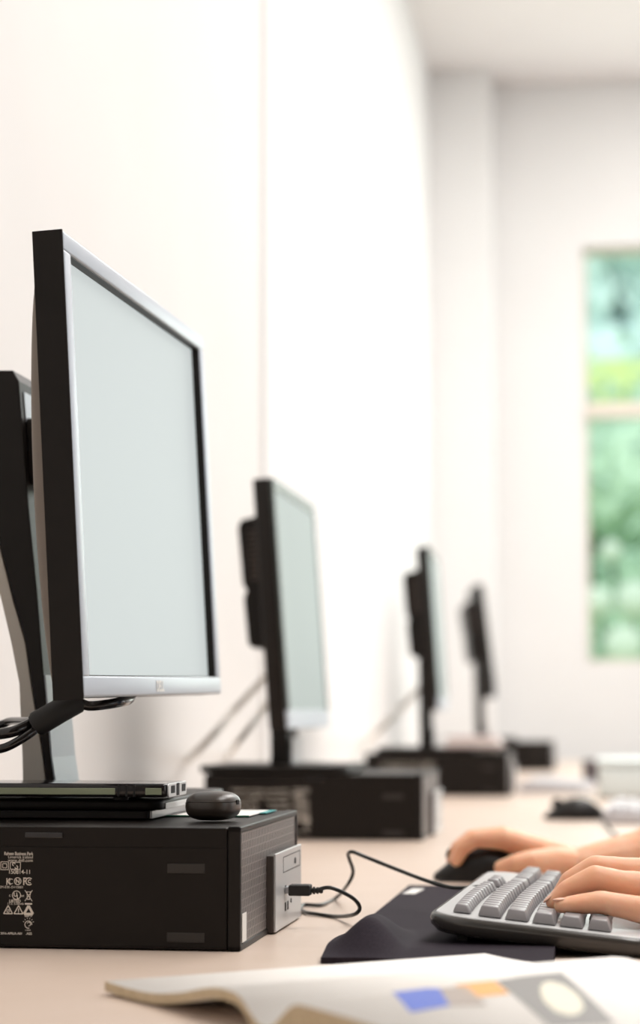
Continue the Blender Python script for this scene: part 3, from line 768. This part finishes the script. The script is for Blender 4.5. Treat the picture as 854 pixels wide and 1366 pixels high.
def row(i, start, widths, gaps=()):
    y = start
    for n_, wu in enumerate(widths):
        if wu < 0: y += -wu * U; continue
        keys.append((XR[i], y + wu * U / 2, wu * U - .0012, .0176 if i else .0135)); y += wu * U
row(0, y0 + .006, [.93] * 13 + [-.9] + [.93] * 3)
nav = [-.25, 1, 1, 1, -.25]
row(1, y0, [1] * 13 + [2] + nav + [1, 1, 1, 1])
row(2, y0 - .002, [1.5] + [1] * 12 + [1.5] + nav + [1, 1, 1])
row(3, y0 - .004, [1.75] + [1] * 11 + [2.25] + [-3.5] + [1, 1, 1])
row(4, y0 - .004, [2.25] + [1] * 10 + [2.75] + [-1.25, 1, -1.25] + [1, 1, 1])
row(5, y0 - .004, [1.5, 1, 1.25, 5.8, 1.25, 1, 1, 1.5 + .7] + [-.25, 1, 1, 1, -.25] + [2, 1])
def wave(y): return -.0016 * math.sin((y - .02) / .28 * PI) if y < .30 else 0
Tm = TILT
keys.sort(key=lambda k: k[1])
for n_, (x, y, w_, d_) in enumerate(keys[:100]):
    o = bpy.data.objects.new('key', kmesh(w_, d_)); COL.objects.link(o); o.parent = kb
    o.matrix_basis = Tm @ Matrix.Translation((x + wave(y) * 2.0, y, .0002 + wave(y) * .3 + .0005))
if len(keys) > 100:
    mb = MB()
    for (x, y, w_, d_) in keys[100:]:
        me = kmesh(w_, d_).copy(); me.transform(Tm @ Matrix.Translation((x, y, .0003))); mb.bm.from_mesh(me); bpy.data.meshes.remove(me)
    tag(mb.build('number_pad_keys', M['key'], kb), kind='stuff')

# ------------------------------------------------------------------ mouse under the far hand (points toward the wall)
def make_mouse(name, label, group, mat_=None):
    root = empty(name, (0, 0, 0), (0, 0, 0), label, 'mouse', group)
    Lm, Wm, Hm = .112, .062, .036
    def prof(t): return (max(0, math.sin(PI * (t * .93 + .045))) ** .55)
    def fn(u, v):
        t_ = u; x = -Lm / 2 + Lm * t_
        top = Hm * (.30 + .70 * math.sin(PI * min(1, t_ * .80 + .10)) ** 1.1) * min(1, prof(t_) * 1.05)
        wd = Wm / 2 * prof(t_) * (1 - .10 * math.sin(PI * t_) * math.cos(2 * PI * t_) * .6)
        an = PI * v
        return (x, -wd * math.copysign(abs(math.cos(an)) ** .7, math.cos(an)), .0008 + top * abs(math.sin(an)) ** .62)
    b = MB(); b.grid(fn, 40, 28)
    b.build('body', mat_ or M['mouse_shell'], root, True, weld=True)
    bt_ = MB(); bt_.box((-.05, -.028, .0004), (.05, .028, .0022), .001); bt_.build('base_plate', M['rubber'], root)
    MB().cyl((-.034, 0, .0265), .0095, .006, 'y', 20).build('scroll_wheel', M['rubber'], root)
    return root
ms = make_mouse('mouse', 'black mouse held under the far hand beside the keyboard', 'computer mice')
MX, MY = -.142, 2.318
ms.location = (MX, MY, DESK)
ms2 = copy_tree(ms); q = PZ(770, 1094, DESK); ms2.location = (q.x, q.y + .02, DESK); ms2.rotation_euler = (0, 0, math.radians(12)); ms2['label'] = 'blurred black mouse lying on the desk just above the far forearm'
cable('mouse_lead', [q + Vector((.03, .02, .008)), PZ(806, 1094, DESK + .004), PZ(818, 1110, DESK + .004), PZ(845, 1124, DESK + .004), PZ(900, 1132, DESK + .004)], .002, M['cable'], 'thin dark lead trailing from the blurred mouse above the forearm', 'cable')

# ------------------------------------------------------------------ items further along the desk
def plain_keyboard(label, loc, rz):
    r = empty('keyboard', loc, (0, 0, rz), label, 'keyboard', 'keyboards along the desk')
    MB().prism([(0, 0.001), (0, .022), (.15, .010), (.15, .001)], 'y', 0, .44, .002).build('case', M['kbfar'], r)
    for i in range(6):
        k = MB()
        for j in range(22): k.box((.010 + i * .0225, .012 + j * .0191, .0208 - i * .0018), (.028 + i * .0225, .029 + j * .0191, .0275 - i * .0018), .001, 1)
        k.build('key_row', M['kbfar'], r)
    return r
q = PZ(690, 1058, DESK); plain_keyboard('blurred pale grey keyboard beside the third computer', (q.x + .005, q.y, DESK), math.radians(-3))
q = PZ(800, 1104, DESK); plain_keyboard('blurred pale keyboard at the right edge, above the forearm', (q.x + .004, q.y + .10, DESK), math.radians(-2))
def tray(label, loc, sx, sy, sz):
    r = empty('plastic_box', loc, (0, 0, 0), label, 'box')
    b = MB(); b.box((0, 0, .0005), (sx, sy, sz), .012, 3); b.build('body', M['paleplastic'], r, angle=SHARP)
    MB().box((-.004, -.004, sz + .0003), (sx + .004, sy + .004, sz + .012), .004, 2).build('lid', M['paleplastic'], r)
q = PZ(788, 1058, DESK); tray('pale whitish plastic box at the right edge behind the blurred mouse', (q.x + .02, 4.55, DESK), .22, .25, .07)
q = PZ(794, 1050, DESK)
cp = empty('cup', (q.x, q.y + .02, DESK), (0, 0, 0), 'small dark blurred cup on the desk beside the pale box', 'cup')
c_ = MB(); prof_ = [(.0, .001), (.024, .001), (.028, .008), (.031, .065), (.029, .065), (.026, .010), (0, .009)]
def lathe(mb, prof, n=28):
    mb.grid(lambda u, v: None, 0, 0) if False else None
    rings = [[mb.bm.verts.new((r * math.cos(2 * PI * k / n), r * math.sin(2 * PI * k / n), z)) for k in range(n)] for r, z in prof]
    for a_, b_ in zip(rings, rings[1:]):
        for k in range(n):
            mb.bm.faces.new((a_[k], a_[(k + 1) % n], b_[(k + 1) % n], b_[k]))
    return mb
lathe(c_, prof_).build('body', M['cup'], cp, True, weld=True)
MB().tube(smooth_path([(.029, 0, .052), (.044, 0, .050), (.046, 0, .028), (.029, 0, .020)], 6), .004, 8).build('handle', M['cup'], cp, True)
# pinkish papers on the third computer
p3 = pcs[2].location
pp = empty('paper_bundle', (p3.x - .018, p3.y + .01, DESK + PH + .0113), (0, 0, 0), 'pinkish bundle of papers lying on the third computer', 'papers')
for k in range(3):
    MB().box((-.118 + k * .003, .0, .0003 + k * .0082), (.0 - k * .006, .24, .0075 + k * .0082), .001).build('booklet', M['pinkpaper'] if k != 1 else M['paper'], pp)

# ------------------------------------------------------------------ open book in the foreground
A = Vector((-.326, 1.350)); ang = math.radians(40)
book = empty('open_book', (A.x, A.y, DESK), (0, 0, ang), 'open book with white pages and coloured pictures, blurred across the front of the desk', 'book')
# local: x along the spine (away to the right), -y toward the camera (across the pages)
BLn = .30
SP = .200      # distance from the fore edge to the spine
RWD = .25      # width of the near page
def lt_top(v, x=0):  # v = distance from the far fore edge
    t_ = v / SP
    crest = .0115 * math.exp(-((t_ - .76) / .24) ** 2)
    drop = sstep(.84, 1.0, t_)
    return (.0085 - .0012 * math.sin(PI * min(1, t_ / .45)) + crest) * (1 - drop) + .004 * drop
def lt_bot(v):
    t_ = v / SP
    return max(.0004, (lt_top(v) - .0065) * (1 - sstep(.90, 1, t_)) + .0004)
def rt_top(v, x=.15):  # v = distance from the spine toward the camera
    c = .0165 + .0095 * x / BLn
    return .004 + c * sstep(0, .036, v) - .5 * c * sstep(.03, RWD, v)
def rt_bot(v):
    return .0004 if v < .012 else max(.0004, .0004 + .009 * sstep(.012, .05, v) - .009 * sstep(.06, .2, v))
def page_block(name, topf, botf, v0, v1, sgn_off, n=56):
    mb = MB()
    vv = [v0 + (v1 - v0) * k / n for k in range(n + 1)]
    vs_t = [[mb.bm.verts.new((x, -(sgn_off + v), topf(v, x))) for x in (0, BLn)] for v in vv]
    vs_b = [[mb.bm.verts.new((x, -(sgn_off + v), botf(v))) for x in (0, BLn)] for v in vv]
    for k in range(n):
        f1 = mb.bm.faces.new((vs_t[k][0], vs_t[k + 1][0], vs_t[k + 1][1], vs_t[k][1])); f1.material_index = 0; f1.smooth = True
        f2 = mb.bm.faces.new((vs_b[k][0], vs_b[k][1], vs_b[k + 1][1], vs_b[k + 1][0])); f2.material_index = 0; f2.smooth = True
        for j in (0, 1):
            f = mb.bm.faces.new((vs_t[k][j], vs_b[k][j], vs_b[k + 1][j], vs_t[k + 1][j])); f.material_index = 1
    for k in (0, n):
        f = mb.bm.faces.new((vs_t[k][0], vs_t[k][1], vs_b[k][1], vs_b[k][0])); f.material_index = 1
    bmesh.ops.recalc_face_normals(mb.bm, faces=mb.bm.faces)
    me = bpy.data.meshes.new(name); mb.bm.to_mesh(me); mb.bm.free()
    me.materials.append(M['paper']); me.materials.append(M['edge'])
    o = bpy.data.objects.new(name, me); COL.objects.link(o); o.parent = book
    return o
page_block('left_pages', lt_top, lt_bot, 0, SP, 0)
rp = page_block('right_pages', rt_top, rt_bot, 0, RWD, SP)
def on_page(px, py):
    """local (u, v) of the spot of the near page seen at this place of the photograph"""
    z = .025
    for _ in range(8):
        p = PZ(px, py, DESK + z); d = Vector((p.x, p.y)) - A
        u_ = d.x * math.cos(ang) + d.y * math.sin(ang); v_ = d.x * math.sin(ang) - d.y * math.cos(ang) - SP
        z = .5 * z + .5 * rt_top(min(max(v_, .03), RWD), u_)
    return (u_, v_)
def picture(name, corners, m, lift=.0003, ell=False):
    """printed patch lying on the curved page between four corners"""
    c = [on_page(*q) for q in corners]
    mb = MB(); n = 20
    def pt(a, b):
        u = (c[0][0] * (1 - a) + c[1][0] * a) * (1 - b) + (c[3][0] * (1 - a) + c[2][0] * a) * b
        v = (c[0][1] * (1 - a) + c[1][1] * a) * (1 - b) + (c[3][1] * (1 - a) + c[2][1] * a) * b
        v = min(max(v, .001), RWD - .001); u = min(max(u, .001), BLn - .001)
        return (u, -(SP + v), rt_top(v, u) + lift)
    vs = [[mb.bm.verts.new(pt(i / n, j / n)) for j in range(n + 1)] for i in range(n + 1)]
    for i in range(n):
        for j in range(n):
            if ell and ((i + .5) / n - .5) ** 2 + ((j + .5) / n - .5) ** 2 > .25: continue
            mb.bm.faces.new((vs[i][j], vs[i + 1][j], vs[i + 1][j + 1], vs[i][j + 1]))
    o = mb.build(name, m, rp, True)
    return o
picture('blue_picture', ((517, 1321), (586, 1319), (600, 1342), (548, 1351)), M['blueprint'])
picture('brown_picture', ((586, 1319), (622, 1316), (650, 1342), (600, 1342)), M['brownprint'])
picture('orange_picture', ((576, 1297), (630, 1292), (680, 1326), (630, 1331)), M['orange'])
picture('grey_picture', ((645, 1302), (738, 1294), (822, 1366), (735, 1372)), M['greyprint'])
picture('cream_circle', ((712, 1312), (752, 1309), (792, 1352), (738, 1358)), M['cream'], .0005, True)

# ------------------------------------------------------------------ person at the keyboard
person = empty('person', (.42, 1.98, 0), (0, 0, 0), 'person typing at the keyboard with one hand on the mouse, bare forearms', 'person')
pb = MB()
PO = Vector(person.location)
def chain(mb, pts, step=.21, sub=2, squash=None):
    for (p, r), (q_, s_) in zip(pts, pts[1:]):
        p = Vector(p); q_ = Vector(q_); L = (q_ - p).length; n_ = max(2, int(L / (min(r, s_) * step)) + 1)
        for k in range(n_ + 1):
            t_ = k / n_; mb.sphere(p.lerp(q_, t_) - PO, r + (s_ - r) * t_, sub)
mm = .001
# near (left) hand on the keys
Ln = {
 'pinky': [(PY(748.5, 1208.5, 1.644), 6.0), (PY(766, 1206.5, 1.647), 7.4), (PY(802, 1203.5, 1.652), 9.2), (PY(832, 1209, 1.656), 9.8), (PY(880, 1219, 1.662), 12.0)],
 'ring': [(PY(739, 1204, 1.670), 6.6), (PY(757, 1186, 1.672), 7.6), (PY(794, 1171, 1.676), 10.2), (PY(832, 1180, 1.679), 11.2), (PY(880, 1184, 1.684), 12.0)],
 'middle': [(PY(745, 1197, 1.694), 6.6), (PY(760, 1174, 1.696), 7.6), (PY(794, 1156.5, 1.699), 9.6), (PY(834, 1161, 1.702), 10.4), (PY(880, 1164, 1.707), 12.0)],
 'index': [(PY(758, 1198, 1.718), 6.6), (PY(772, 1178, 1.720), 7.4), (PY(802, 1160, 1.722), 8.8), (PY(836, 1163, 1.725), 9.2), (PY(878, 1168, 1.730), 12.0)],
 'thumb': [(PY(806, 1204, 1.772), 8.2), (PY(838, 1198, 1.765), 9.5), (PY(880, 1200, 1.755), 11.5), (PY(940, 1200, 1.735), 15)],
}
LW = PY(975, 1196, 1.705)
for k, ch in Ln.items():
    chain(pb, [(p, r * mm) for p, r in ch])
    if k != 'thumb': chain(pb, [(ch[-1][0], 12 * mm), (LW.lerp(ch[-1][0], .12), 15.5 * mm)])
chain(pb, [(Ln['thumb'][-1][0], .015), (LW, .017)])
chain(pb, [(LW + Vector((0, -.011, 0)), .0185), (Vector((.23, 1.640, .835)), .030), (Vector((.35, 1.66, .90)), .038)])
chain(pb, [(LW + Vector((0, .011, 0)), .0185), (Vector((.23, 1.655, .835)), .032), (Vector((.35, 1.66, .90)), .040)])
chain(pb, [(Vector((.35, 1.66, .90)), .040), (Vector((.42, 1.74, 1.12)), .047), (Vector((.44, 1.80, 1.235)), .055)])
# far (right) hand over the mouse
dY = .085
def Q(px, py, Y): return PY(px, py, Y + dY)
Rn = {
 'index': [(Q(609, 1148, 2.205), 7.0), (Q(617, 1132, 2.205), 8.2), (Q(634, 1119, 2.205), 9.4), (Q(672, 1119, 2.21), 12.5)],
 'middle': [(Q(605, 1147, 2.232), 7.0), (Q(611, 1131, 2.232), 8.2), (Q(630, 1117.5, 2.232), 9.4), (Q(671, 1117, 2.235), 12.5)],
 'ring': [(Q(622, 1152, 2.256), 7.0), (Q(625, 1136, 2.256), 8.0), (Q(642, 1121, 2.256), 9.2), (Q(678, 1122, 2.257), 12)],
 'pinky': [(Q(640, 1152, 2.278), 6.4), (Q(642, 1140, 2.278), 7.2), (Q(656, 1127, 2.278), 8.2), (Q(688, 1129, 2.277), 11)],
 'thumb': [(Q(668, 1157, 2.176), 7.6), (Q(686, 1152, 2.172), 9.6), (Q(706, 1149, 2.180), 12.0), (Q(742, 1149, 2.205), 15)],
}
RW = Q(776, 1153, 2.235)
for k, ch in Rn.items():
    chain(pb, [(p, r * mm) for p, r in ch])
    if k != 'thumb': chain(pb, [(ch[-1][0], ch[-1][1] * mm), (RW.lerp(ch[-1][0], .1), .0165)])
chain(pb, [(Rn['thumb'][-1][0], .015), (RW, .0165)])
RE = Vector((.30, 2.36, .905))
chain(pb, [(RW + Vector((0, -.010, 0)), .0185), (Q(860, 1141, 2.25), .027), (RE, .038)])
chain(pb, [(RW + Vector((0, .012, 0)), .0185), (Q(860, 1139, 2.27), .028), (RE, .038)])
chain(pb, [(RE, .038), (Vector((.41, 2.26, 1.12)), .047), (Vector((.44, 2.17, 1.235)), .055)])
# trunk, neck and head
chain(pb, [(Vector((.44, 1.80, 1.235)), .055), (Vector((.45, 1.985, 1.26)), .075), (Vector((.44, 2.17, 1.235)), .055)], .2)
for dy in (-.085, 0, .085):
    chain(pb, [(Vector((.45, 1.985 + dy, 1.20)), .095), (Vector((.47, 1.985 + dy, .85)), .085), (Vector((.50, 1.985 + dy * 1.1, .58)), .10)], .2)
chain(pb, [(Vector((.44, 1.985, 1.28)), .055), (Vector((.41, 1.985, 1.41)), .052)], .2)
hc = Vector((.385, 1.985, 1.515))
pb.sphere(hc - PO, .1, 3, (.95, .76, 1.12)); pb.sphere(hc - PO + Vector((-.035, 0, -.055)), .07, 3, (.85, .8, .9))
chain(pb, [(hc + Vector((-.084, 0, .012)), .010), (hc + Vector((-.100, 0, -.018)), .0115), (hc + Vector((-.104, 0, -.026)), .0125)])
for s_ in (-1, 1): pb.sphere(hc - PO + Vector((-.094, s_ * .010, -.030)), .009, 2)
pb.sphere(hc - PO + Vector((-.090, 0, -.062)), .014, 2, (.6, 1.7, .6))
for s_ in (-1, 1):
    pb.sphere(hc - PO + Vector((.005, s_ * .077, -.012)), .026, 2, (.7, .35, 1.2))
# legs
for s_ in (-1, 1):
    y = 1.985 + s_ * .10
    chain(pb, [(Vector((.52, y, .58)), .085), (Vector((.12, y + s_ * .04, .56)), .06)], .2)
    chain(pb, [(Vector((.12, y + s_ * .04, .56)), .058), (Vector((.10, y + s_ * .04, .10)), .042), ], .2)
    chain(pb, [(Vector((.11, y + s_ * .04, .05)), .045), (Vector((-.06, y + s_ * .05, .04)), .038)], .2)
body = voxel_union('body', pb, M['skin'], person, .0019, 4)
for s_ in (-1, 1):
    e_ = MB(); e_.sphere(hc - PO + Vector((-.0795, s_ * .029, .008)), .0125, 3); e_.build('eye', M['white'], person, True)
    e_ = MB(); e_.sphere(hc - PO + Vector((-.0885, s_ * .029, .007)), .0058, 2, (.7, 1, 1)); e_.build('iris', M['hair'], person, True)
    e_ = MB(); e_.tube([hc - PO + Vector((-.088, s_ * .014, .031)), hc - PO + Vector((-.086, s_ * .030, .036)), hc - PO + Vector((-.074, s_ * .046, .031))], .003, 8); e_.build('eyebrow', M['hair'], person, True)
lp = MB(); lp.tube(smooth_path([hc - PO + Vector((-.086, -.022, -.062)), hc - PO + Vector((-.099, 0, -.061)), hc - PO + Vector((-.086, .022, -.062))], 5), .0045, 8); lp.build('lips', M['lips'], person, True)
# nails on the fingertips of both hands
def nail(ch, nm):
    tip, dip = Vector(ch[0][0]), Vector(ch[1][0]); r = ch[0][1] * mm
    d = (tip - dip).normalized(); up = Vector((0, 0, 1)) - d * d.z; up.normalize(); sd = d.cross(up)
    mb = MB(); mb.sphere((0, 0, 0), 1, 2)
    mtx = Matrix((( *(d * .0052), ), ( *(sd * .0042), ), ( *(up * .0011), ))).transposed().to_4x4()
    mtx.translation = tip + d * .0008 + up * (r * .84) - PO
    bmesh.ops.transform(mb.bm, matrix=mtx, verts=mb.bm.verts)
    mb.build('fingernail', M['nail'], person, True)
for k in ('pinky', 'ring', 'middle', 'index'): nail(Ln[k], k)
for k in ('index', 'middle', 'ring', 'pinky'): nail(Rn[k], k)
# clothes and hair
sh = MB()
def chain2(mb, pts, step=.2): chain(mb, pts, step)
for dy in (-.085, 0, .085):
    chain2(sh, [(Vector((.45, 1.985 + dy, 1.20)), .103), (Vector((.47, 1.985 + dy, .85)), .094), (Vector((.50, 1.985 + dy * 1.1, .60)), .108)])
chain2(sh, [(Vector((.44, 1.80, 1.235)), .064), (Vector((.45, 1.985, 1.26)), .083), (Vector((.44, 2.17, 1.235)), .064)])
chain2(sh, [(Vector((.385, 1.70, 1.02)), .058), (Vector((.42, 1.74, 1.12)), .060), (Vector((.44, 1.80, 1.235)), .066)])
chain2(sh, [(Vector((.372, 2.30, 1.02)), .058), (Vector((.41, 2.26, 1.12)), .060), (Vector((.44, 2.17, 1.235)), .066)])
voxel_union('shirt', sh, M['shirt'], person, .006, 6)
tr = MB()
for s_ in (-1, 1):
    y = 1.985 + s_ * .10
    chain2(tr, [(Vector((.52, y, .58)), .100), (Vector((.12, y + s_ * .04, .56)), .070), (Vector((.10, y + s_ * .04, .16)), .056)])
voxel_union('trousers', tr, M['jean'], person, .006, 6)
hr = MB(); hr.sphere(hc - PO + Vector((.018, 0, .025)), .108, 3, (.95, .84, 1.05)); hr.sphere(hc - PO + Vector((.05, 0, -.04)), .075, 3, (.8, .95, 1.1))
for v in list(hr.bm.verts):
    p = v.co - (hc - PO)
    if p.x < -.055 and p.z < .05: v.co.x = hc.x - PO.x - .055
hr.build('hair', M['hair'], person, True)

# ------------------------------------------------------------------ the chair the person sits on
ch = empty('office_chair', (.53, 1.985, 0), (0, 0, 0), 'dark swivel chair under the person at the keyboard', 'chair')
MB().prism(rrect(-.22, -.23, .22, .23, .06), 'z', .40, .455, .015, 3).build('seat', M['jean'], ch, angle=SHARP)
MB().prism(rrect(-.20, .60, .20, 1.0, .07), 'x', .21, .25, .012, 3).build('backrest', M['jean'], ch, angle=SHARP)
MB().prism([(.10, .37), (.24, .37), (.28, .42), (.28, .72), (.252, .72), (.252, .43), (.23, .40), (.10, .40)], 'y', -.03, .03, .003).build('back_support', M['black'], ch)
MB().cyl((0, 0, .235), .025, .33).build('post', M['metal_leg'], ch)
for k in range(5):
    a_ = 2 * PI * k / 5 + .3
    MB().tube([(0, 0, .085), (.15 * math.cos(a_), .15 * math.sin(a_), .08), (.28 * math.cos(a_), .28 * math.sin(a_), .065)], .02, 10, rs=[.026, .022, .016]).build('base_arm', M['black'], ch, True)
    MB().cyl((.28 * math.cos(a_), .28 * math.sin(a_), .0275), .027, .03, 'y', 18).build('caster', M['rubber'], ch)

# ------------------------------------------------------------------ light
w = bpy.data.worlds.new('world'); S.world = w; w.use_nodes = True
bg = w.node_tree.nodes['Background']; bg.inputs['Color'].default_value = (.80, .92, 1.0, 1); bg.inputs['Strength'].default_value = 1.8
sun = bpy.data.lights.new('sun', 'SUN'); sun.energy = 4.6; sun.angle = math.radians(2); sun.color = (1, .96, .88)
so = bpy.data.objects.new('sun', sun); COL.objects.link(so); so.rotation_euler = (math.radians(48), 0, math.radians(6))
def area(name, loc, rot, sx, sy, power, col=(1, 1, 1)):
    l = bpy.data.lights.new(name, 'AREA'); l.shape = 'RECTANGLE'; l.size = sx; l.size_y = sy; l.energy = power; l.color = col
    o = bpy.data.objects.new(name, l); COL.objects.link(o); o.location = loc; o.rotation_euler = rot; return o
# daylight through the right-hand windows
for (a_, b_), p_ in zip(RWIN, (20, 40, 58)):
    area('window_daylight', (RX - .03, (a_ + b_) / 2, 1.95), (0, math.radians(90), 0), 2.1, b_ - a_, p_, (1, .985, .96))
area('window_daylight', (.7, BACK - .05, 1.95), (math.radians(-90), 0, 0), 1.5, 1.6, 45, (.95, 1, .98))
# added overhead fill lights along the room, without fixtures
for y, p_ in ((1.7, 125), (4.3, 95), (6.5, 115)):
    area('overhead_fill', (.95, y, CEIL - .02), (0, 0, 0), 1.3, 2.2, p_, (1, .97, .94))

S.view_settings.view_transform = 'Standard'
S.view_settings.look = 'None'
S.view_settings.gamma = 1
S.view_settings.use_curve_mapping = False
S.view_settings.exposure = -0.8
S.cycles.use_denoising = True
S.cycles.max_bounces = 8
